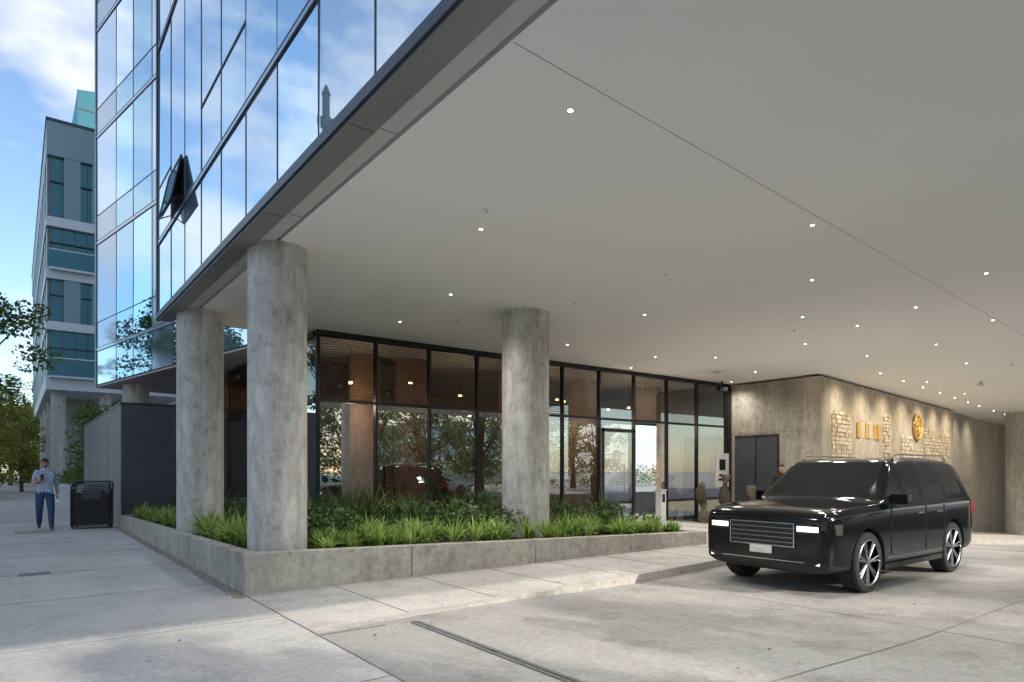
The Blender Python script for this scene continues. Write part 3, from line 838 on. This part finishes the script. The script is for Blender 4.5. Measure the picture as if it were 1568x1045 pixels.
# litter bin
LBn = empty('litter_bin', (1.62,20.1,0), math.radians(-12))
mb = MB()
w, dp, h = .42, .32, 1.2
for sy in (-dp, dp):
    prof = [(-w,0.08)]+[(-w+.18-.18*math.cos(a), h-.18+.18*math.sin(a)) for a in [i*math.pi/12 for i in range(7)]]
    prof += [(w-.06+.06*math.sin(a), h-.06+.06*math.cos(a)) for a in [i*math.pi/8 for i in range(5)]]+[(w,.08),(-w,.08)]
    mb.tube([(x,sy,z) for x, z in prof], .022, M['black'], 6)
    for i in range(17):
        x = -w+.05+i*(2*w-.1)/16; mb.box(x-.006,x+.006,sy-.008,sy+.008,.1,h-.07,M['black'])
    for i in range(20):
        z = .15+i*.055; mb.box(-w,w,sy-.005,sy+.005,z-.006,z+.006,M['black'])
    mb.box(-.2,.22,sy-.012,sy+.012,.75,.98,M['dark'])
for x in (-w, w):
    mb.box(x-.01,x+.01,-dp,dp,.1,h-.19,M['black'])
for a in [i*math.pi/12 for i in range(7)]:
    mb.box(-w+.18-.18*math.cos(a)-.02,-w+.18-.18*math.cos(a)+.03,-dp,dp,h-.18+.18*math.sin(a)-.02,h-.18+.18*math.sin(a)+.005,M['black'])
mb.box(-w+.18,w-.04,-dp,dp,h-.015,h+.008,M['black'])
mb.box(-w+.03,w-.03,-dp+.04,dp-.04,.1,.9,M['plastic'])
for x in (-w+.03,w-.03):
    for y in (-dp+.03,dp-.03): mb.box(x-.025,x+.025,y-.025,y+.025,0,.1,M['black'])
mb.obj('frame', LBn)

# ------------------------------------------------------------------ people
def evalmesh(o):
    dg = bpy.context.evaluated_depsgraph_get(); dg.update()
    me = bpy.data.meshes.new_from_object(o.evaluated_get(dg)); return me
def skin(verts, edges, rad, root=0, sub=1):
    me = bpy.data.meshes.new('sk'); me.from_pydata(verts, edges, []); o = bpy.data.objects.new('sk', me); COL.objects.link(o)
    m = o.modifiers.new('s', 'SKIN'); m.use_smooth_shade = True
    sv = me.skin_vertices[0].data
    for i, r in enumerate(rad):
        sv[i].radius = r if isinstance(r, tuple) else (r, r); sv[i].use_root = (i == root)
    if sub: s = o.modifiers.new('ss', 'SUBSURF'); s.levels = sub; s.render_levels = sub
    r = evalmesh(o); bpy.data.objects.remove(o); return r

def person(name, loc, rz, top, bottom, J, sleeve='elbow', s=1.0, look=-.25, phone=False):
    E = empty(name, loc, rz); E.scale = (s,s,s)
    names = list(J.keys()); idx = {n: i for i, n in enumerate(names)}
    ed = [('pelvis','waist'),('waist','chest'),('chest','nb'),('nb','neck')]
    for q in 'LR':
        ed += [('chest','sh'+q),('sh'+q,'el'+q),('el'+q,'wr'+q),('wr'+q,'pa'+q),('pelvis','hip'+q),('hip'+q,'kn'+q),('kn'+q,'an'+q),('an'+q,'ft'+q),('ft'+q,'to'+q)]
    rad = {'pelvis':(.15,.125),'waist':(.15,.12),'chest':(.175,.125),'nb':.09,'neck':.058,'sh':.088,'el':.058,'wr':.032,'pa':.03,'hip':.12,'kn':.082,'an':.060,'ft':.045,'to':.034}
    rr = [rad.get(n, rad.get(n[:-1])) for n in names]
    me = skin([J[n] for n in names], [(idx[a], idx[b]) for a, b in ed], rr, idx['pelvis'], 2)
    mats = [top, bottom, M['skin'], M['shoe']]
    for m in mats: me.materials.append(m)
    for p in me.polygons:
        c = p.center; best = None
        for a, b in ed:
            A_, B_ = Vector(J[a]), Vector(J[b]); ab = B_-A_; t = max(0, min(1, (c-A_).dot(ab)/ab.length_squared)); dd_ = (c-(A_+ab*t)).length
            rn = rad.get(a, rad.get(a[:-1])); rn = rn[0] if isinstance(rn, tuple) else rn
            if best is None or dd_-rn*.6 < best[0]: best = (dd_-rn*.6, a, b, t)
        _, a, b, t = best; k = 0
        if a.startswith('el'): k = 2 if (sleeve == 'elbow' and t > .15) or t > .93 else 0
        elif a.startswith('wr'): k = 2
        elif a in ('nb',): k = 2 if t > .2 else 0
        elif a.startswith('hip') or a.startswith('kn') : k = 1
        elif a == 'pelvis' and b.startswith('hip'): k = 1 if c.z < J['pelvis'][2]-.04 else 0
        elif a.startswith('an') or a.startswith('ft'): k = 3
        p.material_index = k; p.use_smooth = True
    ob = bpy.data.objects.new('body', me); COL.objects.link(ob); ob.parent = E
    for q in 'LR':
        w_, p_ = Vector(J['wr'+q]), Vector(J['pa'+q]); dr = (p_-w_).normalized(); sd = dr.cross(Vector((0,1,0)));
        if sd.length < .2: sd = dr.cross(Vector((1,0,0)))
        sd.normalize(); up = sd.cross(dr)
        for i, ln in enumerate((.068,.076,.072,.058)):
            b = p_+sd*(.027-.018*i)+dr*.012
            cur = -up if q == 'L' else up
            V = [b, b+dr*ln*.45+cur*.006, b+dr*ln*.75+cur*.02, b+dr*ln*.9+cur*.038]
            mf = skin([tuple(v) for v in V], [(0,1),(1,2),(2,3)], [.0095,.009,.008,.007], 0, 1); mf.materials.append(M['skin'])
            fo = bpy.data.objects.new('finger', mf); COL.objects.link(fo); fo.parent = E
        b = p_+sd*.02-dr*.03
        mf = skin([tuple(b), tuple(b+sd*.03+dr*.025), tuple(b+sd*.04+dr*.055)], [(0,1),(1,2)], [.012,.010,.008], 0, 1); mf.materials.append(M['skin'])
        fo = bpy.data.objects.new('thumb', mf); COL.objects.link(fo); fo.parent = E
    bm = bmesh.new(); bmesh.ops.create_uvsphere(bm, u_segments=28, v_segments=20, radius=1)
    for v in bm.verts:
        x, y, z = v.co
        fx = .078*(1-.22*max(0,-z)); v.co = Vector((x*fx, y*.096, z*.118))
        if y > 0:
            g = math.exp(-((x/.16)**2)-((z+.12)/.17)**2); v.co.y += .020*g
            for sx in (-.38,.38): v.co.y -= .008*math.exp(-((x-sx)/.18)**2-((z-.08)/.12)**2)
            if z < -.55: v.co.y += .012
    hm = bpy.data.meshes.new('head'); bm.to_mesh(hm); bm.free(); hm.materials.append(M['skin'])
    for p in hm.polygons: p.use_smooth = True
    H = empty('head_pivot', (J['neck'][0], J['neck'][1]+.012, J['neck'][2]+.115)); H.parent = E; H.rotation_euler = (look,0,0)
    ho = bpy.data.objects.new('head', hm); COL.objects.link(ho); ho.parent = H
    def blob(nm, c, r, mat):
        bm = bmesh.new(); bmesh.ops.create_uvsphere(bm, u_segments=14, v_segments=10, radius=1)
        for v in bm.verts: v.co = Vector((v.co.x*r[0]+c[0], v.co.y*r[1]+c[1], v.co.z*r[2]+c[2]))
        m_ = bpy.data.meshes.new(nm); bm.to_mesh(m_); bm.free(); m_.materials.append(mat)
        for p in m_.polygons: p.use_smooth = True
        o_ = bpy.data.objects.new(nm, m_); COL.objects.link(o_); o_.parent = H
    for sx in (-1,1):
        blob('eye', (sx*.030,.080,.008), (.012,.008,.007), M['eye']); blob('pupil', (sx*.030,.088,.008), (.005,.002,.005), M['hair'])
        blob('eyebrow', (sx*.030,.088,.026), (.016,.004,.003), M['hair']); blob('ear', (sx*.077,-.005,-.008), (.010,.018,.03), M['skin'])
    blob('mouth', (0,.094,-.055), (.022,.006,.006), M['lip'])
    bm = bmesh.new(); bmesh.ops.create_uvsphere(bm, u_segments=32, v_segments=20, radius=1)
    dl = [v for v in bm.verts if v.co.z < .38 and v.co.y > .0 or v.co.z < -.35]
    bmesh.ops.delete(bm, geom=dl, context='VERTS')
    for v in bm.verts:
        k = 1+.03*math.sin(v.co.x*19)*math.sin(v.co.y*17); v.co = Vector((v.co.x*.087*k, v.co.y*.106*k-.004, v.co.z*.130*k))
    m_ = bpy.data.meshes.new('hair'); bm.to_mesh(m_); bm.free(); m_.materials.append(M['hair'])
    for p in m_.polygons: p.use_smooth = True
    o_ = bpy.data.objects.new('hair', m_); COL.objects.link(o_); o_.parent = H
    if phone:
        mb = MB(); c = Vector(J['paR']); mb.box(c.x-.035,c.x+.035,c.y+.02,c.y+.03,c.z-.02,c.z+.12,M['black']); po = mb.obj('phone', E)
    return E

Jw = {'pelvis':(0,0,.95),'waist':(0,.01,1.10),'chest':(0,.02,1.30),'nb':(0,.01,1.45),'neck':(0,.03,1.53),
 'shL':(-.175,.01,1.40),'elL':(-.235,-.08,1.13),'wrL':(-.25,.02,.90),'paL':(-.25,.045,.83),
 'shR':(.175,.01,1.40),'elR':(.23,.0,1.14),'wrR':(.12,.20,1.20),'paR':(.06,.25,1.25),
 'hipL':(-.10,0,.90),'knL':(-.12,.15,.50),'anL':(-.13,.16,.09),'ftL':(-.13,.22,.05),'toL':(-.135,.33,.035),
 'hipR':(.10,0,.90),'knR':(.11,-.02,.50),'anR':(.11,-.25,.14),'ftR':(.115,-.20,.07),'toR':(.115,-.10,.035)}
person('pedestrian', (.62,20.4,0), math.pi, M['shirt'], M['jeans'], Jw, 'elbow', 1.02, -.35, True)
Js = dict(Jw); Js.update({'wrR':(.25,.06,.92),'paR':(.25,.08,.85),'elR':(.24,-.02,1.14),'knL':(-.10,.02,.50),'anL':(-.11,-.02,.09),'ftL':(-.11,.04,.05),'toL':(-.12,.15,.035),'knR':(.10,.02,.50),'anR':(.11,-.02,.09),'ftR':(.11,.04,.05),'toR':(.12,.15,.035)})
person('parking_valet', (16.6,9.7,zwalk(16.6)), math.radians(150), M['suit'], M['suit'], Js, 'wrist', 1.0, 0)
person('lobby_guest', (16.6,14.6,.02), math.radians(170), M['suit'], M['suit'], Js, 'wrist', 1.0, 0)

# ------------------------------------------------------------------ cars
def car(name, loc, rz, paint, kind='suv', lights=True):
    E = empty(name, loc, rz)
    S = [ # x, w, zb, belt, top, wr
      (2.38,.83,.36,.92,.97,.75),(2.35,.90,.30,1.02,1.07,.81),(2.18,.955,.26,1.07,1.13,.85),(1.50,.99,.26,1.11,1.18,.87),(1.00,1.0,.27,1.13,1.21,.86),
      (.92,1.0,.27,1.14,1.225,.84),(.30,1.0,.27,1.15,1.75,.75),(.20,1.0,.27,1.15,1.79,.745),(-.28,1.0,.27,1.155,1.825,.75),(-.40,1.0,.27,1.155,1.83,.75),
      (-1.16,1.0,.27,1.165,1.825,.745),(-1.29,1.0,.27,1.17,1.82,.74),(-1.96,.995,.28,1.175,1.79,.73),(-2.14,.99,.28,1.18,1.755,.72),(-2.34,.965,.33,1.17,1.26,.83),(-2.41,.92,.42,1.08,1.12,.78)]
    if kind != 'suv':
        S = [ (2.36,.66,.36,.70,.73,.56),(2.31,.80,.26,.78,.81,.70),(2.10,.88,.22,.83,.87,.78),(1.55,.90,.22,.88,.93,.80),(1.10,.90,.22,.90,.98,.78),
          (1.00,.90,.22,.91,1.0,.76),(.22,.90,.22,.92,1.38,.60),(.12,.90,.22,.92,1.41,.60),(-.30,.90,.22,.92,1.44,.61),(-.42,.90,.22,.92,1.44,.61),
          (-.95,.90,.22,.93,1.41,.60),(-1.05,.90,.22,.93,1.39,.60),(-1.25,.90,.23,.94,1.33,.60),(-1.32,.90,.23,.94,1.30,.62),(-1.9,.88,.28,.94,1.02,.74),(-2.30,.82,.36,.90,.95,.70)]
    v = []; f = []; mi = []; n = 9
    def ring(s):
        x, w, zb, bt, tp, wr = s
        cab = tp-bt > .2
        return [(0,zb),(w*.86,zb),(w*.985,zb+.10),(w,zb+(bt-zb)*.55),(w*.99,bt-.06),(w*.965,bt),(wr+.025 if cab else w*.945, tp-.07 if cab else bt+(tp-bt)*.5),(wr-.06,tp-.012),(0,tp)]
    for s in S:
        h = ring(s)
        for (y, z) in h: v.append((s[0], y, z))
        for (y, z) in h[1:-1][::-1]: v.append((s[0], -y, z))
    m = 2*n-2
    for i in range(len(S)-1):
        for j in range(m):
            q = (j+1) % m
            f.append((i*m+j, i*m+q, (i+1)*m+q, (i+1)*m+j))
            jj = j if j < n-1 else m-1-j
            xa, xb = S[i][0], S[i+1][0]; k = 0
            if jj == 5 and i >= 5 and i < 12 and (xa-xb) > .135: k = 1
            if jj == 7 and i == 5: k = 1
            if jj in (6,7) and i == 13: k = 1
            if jj in (0,1): k = 2
            mi.append(k)
    f.append(tuple(range(m))); mi.append(0); f.append(tuple((len(S)-1)*m+j for j in reversed(range(m)))); mi.append(0)
    me = bpy.data.meshes.new('b'); me.from_pydata(v, [], f)
    for mt in (paint, M['carglass'], M['plastic']): me.materials.append(mt)
    me.polygons.foreach_set('material_index', mi)
    bm = bmesh.new(); bm.from_mesh(me); bmesh.ops.recalc_face_normals(bm, faces=bm.faces)
    cl_ = bm.edges.layers.float.get('crease_edge') or bm.edges.layers.float.new('crease_edge')
    for e_ in bm.edges:
        ks = {fc.material_index for fc in e_.link_faces}
        if len(ks) > 1: e_[cl_] = .88
        a, b = e_.verts[0].co, e_.verts[1].co
        za = (a.z+b.z)/2; ya = min(abs(a.y), abs(b.y))
        if kind == 'suv':
            if abs(a.x-b.x) > .05 and ya > .88 and za > .85: e_[cl_] = max(e_[cl_], .65)
            if abs(a.x-b.x) > .05 and za > 1.6 and ya > .6: e_[cl_] = max(e_[cl_], .45)
            if a.x > 2.37 and b.x > 2.37: e_[cl_] = max(e_[cl_], .6)
            if a.x < -2.39 and b.x < -2.39: e_[cl_] = max(e_[cl_], .5)
    bm.to_mesh(me); bm.free()
    o = bpy.data.objects.new('bodyshell', me); COL.objects.link(o)
    ss = o.modifiers.new('s', 'SUBSURF'); ss.levels = 3; ss.render_levels = 3
    wx = (1.44, -1.44); wr_ = .40 if kind == 'suv' else .33
    cut = MB()
    for x in wx: cut.cyl((x, wr_+.01), wr_+.05, wr_+.05, -1.2, -.66, M['plastic'], 40, 'y'); cut.cyl((x, wr_+.01), wr_+.05, wr_+.05, .66, 1.2, M['plastic'], 40, 'y')
    co = cut.obj('cutter')
    bo = o.modifiers.new('b', 'BOOLEAN'); bo.object = co; bo.operation = 'DIFFERENCE'; bo.solver = 'EXACT'; bo.material_mode = 'TRANSFER'
    r = evalmesh(o); bpy.data.objects.remove(o); bpy.data.objects.remove(co)
    for p in r.polygons: p.use_smooth = True
    body = bpy.data.objects.new('bodyshell', r); COL.objects.link(body); body.parent = E
    es = body.modifiers.new('es', 'EDGE_SPLIT'); es.split_angle = math.radians(38)
    hw = .985 if kind == 'suv' else .89
    for x in wx:
        for sy in (-1, 1):
            W_ = MB(); prof = [(wr_-.10,.0),(wr_-.02,.005),(wr_,.03),(wr_,.22),(wr_-.02,.245),(wr_-.10,.25)]; nn = 40; rings = []
            k = W_.mi(M['tyre'])
            for (rr, yy) in prof:
                st_ = len(W_.v); rings.append(st_)
                for j in range(nn):
                    a = 2*math.pi*j/nn; W_.v.append((x+rr*math.cos(a), sy*(hw-yy), wr_+rr*math.sin(a)))
            for a, b in zip(rings, rings[1:]):
                for j in range(nn):
                    q = (j+1) % nn; W_.f.append((a+j,a+q,b+q,b+j)); W_.m.append(k)
            W_.cyl((x,wr_), wr_-.105, wr_-.105, sy*(hw-.10), sy*(hw-.2), M['plastic'], 32, 'y')
            pts = [(x+(wr_-.10)*math.cos(a*math.pi/18), sy*(hw-.01), wr_+(wr_-.10)*math.sin(a*math.pi/18)) for a in range(37)]
            W_.tube(pts, .013, M['alloy'], 6)
            for s_ in range(7):
                for off in (-.10,.10):
                    a = s_*2*math.pi/7+.3; a2 = a+off
                    W_.tube([(x+.04*math.cos(a), sy*(hw-.03), wr_+.04*math.sin(a)), (x+(wr_-.105)*math.cos(a2), sy*(hw-.015), wr_+(wr_-.105)*math.sin(a2))], [.018,.013], M['alloy'], 6)
            W_.cyl((x,wr_), .05, .045, sy*(hw-.04), sy*(hw-.01), M['alloy'], 16, 'y')
            W_.obj('wheel', E)
    kz = 1.12 if kind == 'suv' else .86
    D = MB()
    D.box(2.335,2.385,-.46,.46,.56*kz,.82*kz,M['plastic'])
    for i in range(4): D.box(2.372,2.396,-.45,.45,(.60+.055*i)*kz,(.609+.055*i)*kz,M['alloy'])
    D.box(2.34,2.40,-.475,.475,.553*kz,.562*kz,M['chrome']); D.box(2.34,2.40,-.475,.475,.822*kz,.832*kz,M['chrome'])
    D.box(2.34,2.40,-.475,-.46,.562*kz,.822*kz,M['chrome']); D.box(2.34,2.40,.46,.475,.562*kz,.822*kz,M['chrome'])
    D.box(2.31,2.378,-.64,.64,.34*kz,.44*kz,M['plastic']); D.box(2.33,2.384,-.6,.6,.385*kz,.392*kz,M['chrome'])
    D.box(2.39,2.41,-.16,.16,.46*kz,.55*kz,M['plate'])
    for sy in (-1,1):
        c = [(2.392,sy*.50),(2.375,sy*.78),(2.30,sy*.90),(2.12,sy*.965),(2.1,sy*.5)]
        D.hexa(c, .715*kz, .835*kz, M['plastic'])
        c2 = [(2.402,sy*.51),(2.386,sy*.775),(2.312,sy*.895),(2.28,sy*.86),(2.3,sy*.51)]
        D.hexa(c2, .745*kz, .805*kz, M['headl'] if lights else M['alloy'])
        D.box(2.28,2.378,sy*.72-.08,sy*.72+.08,.37*kz,.395*kz,M['headl'] if lights else M['alloy'])
        D.hexa([(.76,sy*.96),(.68,sy*1.15),(.54,sy*1.15),(.54,sy*.96)], 1.03*kz, 1.15*kz, paint)
        D.hexa([(.538,sy*.99),(.536,sy*1.13),(.528,sy*1.13),(.528,sy*.99)], 1.045*kz, 1.135*kz, M['chrome'])
        sw = hw+.012
        for x in (.80,-.36,-1.04): D.box(x-.004,x+.004,sy*sw-.010,sy*sw+.002,.42*kz,.98*kz,M['slot'])
        for x in (-.16,-.84): D.box(x-.1,x+.1,sy*sw-.012,sy*sw+.018,.885*kz,.905*kz,M['alloy'])
        D.box(-.98,.98,sy*(hw-.02)-.03,sy*(hw-.02)+.02,.27,.34,M['plastic'])
        D.box(-.95,.95,sy*sw-.01,sy*sw+.004,.42,.435,M['alloy'])
        if kind == 'suv':
            D.tube([(.05,sy*.69,1.79),(-.05,sy*.69,1.86),(-1.8,sy*.685,1.85),(-1.95,sy*.68,1.78)], .014, M['chrome'], 6)
            D.box(-2.365,-2.2,sy*.88-.09,sy*.88+.09,.93,1.10,M['tail'])
    D.box(-2.44,-2.38,-.25,.25,.62*kz,.74*kz,M['plate'])
    D.obj('trim', E)
    return E
car('black_suv', (10.42, 4.98, -.125), math.pi, M['carblack'])
car('white_car', (20.5, -8.2, -.14), 0, M['carwhite'], 'sedan', False)
car('white_car', (13.5, -8.4, -.14), 0, M['carwhite'], 'sedan', False)

# ------------------------------------------------------------------ world, sun, camera
az = math.radians(155); el = math.radians(22)
w = bpy.data.worlds.new('World'); scene.world = w; w.use_nodes = True
nt = w.node_tree; nt.nodes.clear()
out = nt.nodes.new('ShaderNodeOutputWorld'); bg = nt.nodes.new('ShaderNodeBackground')
sky = nt.nodes.new('ShaderNodeTexSky'); sky.sky_type = 'NISHITA'; sky.sun_disc = False; sky.sun_elevation = el; sky.sun_rotation = az
sky.air_density = 1.1; sky.dust_density = .5; sky.ozone_density = 2.5
tc = nt.nodes.new('ShaderNodeTexCoord'); mp = nt.nodes.new('ShaderNodeMapping'); mp.inputs['Scale'].default_value = (1,1,2.0); mp.inputs['Location'].default_value = (.35,.2,.1)
no = nt.nodes.new('ShaderNodeTexNoise'); no.inputs['Scale'].default_value = 2.3; no.inputs['Detail'].default_value = 8; no.inputs['Roughness'].default_value = .55
nt.links.new(tc.outputs['Generated'], mp.inputs[0]); nt.links.new(mp.outputs[0], no.inputs['Vector'])
rp = ramp(nt, no.outputs[0], [(.47,(.04,.04,.04)),(.60,(.95,.95,.95))])
gn = nt.nodes.new('ShaderNodeMixRGB'); gn.blend_type = 'MULTIPLY'; gn.inputs[0].default_value = 1; gn.inputs[2].default_value = (1.35,1.42,1.5,1)
nt.links.new(sky.outputs[0], gn.inputs[1])
mx = nt.nodes.new('ShaderNodeMixRGB'); nt.links.new(rp.outputs[0], mx.inputs[0]); nt.links.new(gn.outputs[0], mx.inputs[1]); mx.inputs[2].default_value = (7.2,7.4,7.9,1)
nt.links.new(mx.outputs[0], bg.inputs[0]); bg.inputs[1].default_value = .15
nt.links.new(bg.outputs[0], out.inputs[0])
sd = bpy.data.lights.new('sun', 'SUN'); sd.energy = 5; sd.angle = math.radians(.6); sd.color = (1,.93,.82)
so = bpy.data.objects.new('sun', sd); COL.objects.link(so)
vs = Vector((math.sin(az)*math.cos(el), math.cos(az)*math.cos(el), math.sin(el)))
so.rotation_euler = (-vs).to_track_quat('-Z','Y').to_euler(); so.location = vs*60

cd = bpy.data.cameras.new('camera'); cd.lens = 22.96; cd.sensor_width = 36; cd.shift_y = .126; cd.clip_end = 2000; cd.clip_start = .05
cam = bpy.data.objects.new('camera', cd); COL.objects.link(cam); cam.location = (0,0,1.5); cam.rotation_euler = (math.pi/2, 0, -math.atan2(.606,.795))
scene.camera = cam
scene.view_settings.view_transform = 'Standard'; scene.view_settings.look = 'None'; scene.view_settings.exposure = 0
print('done')
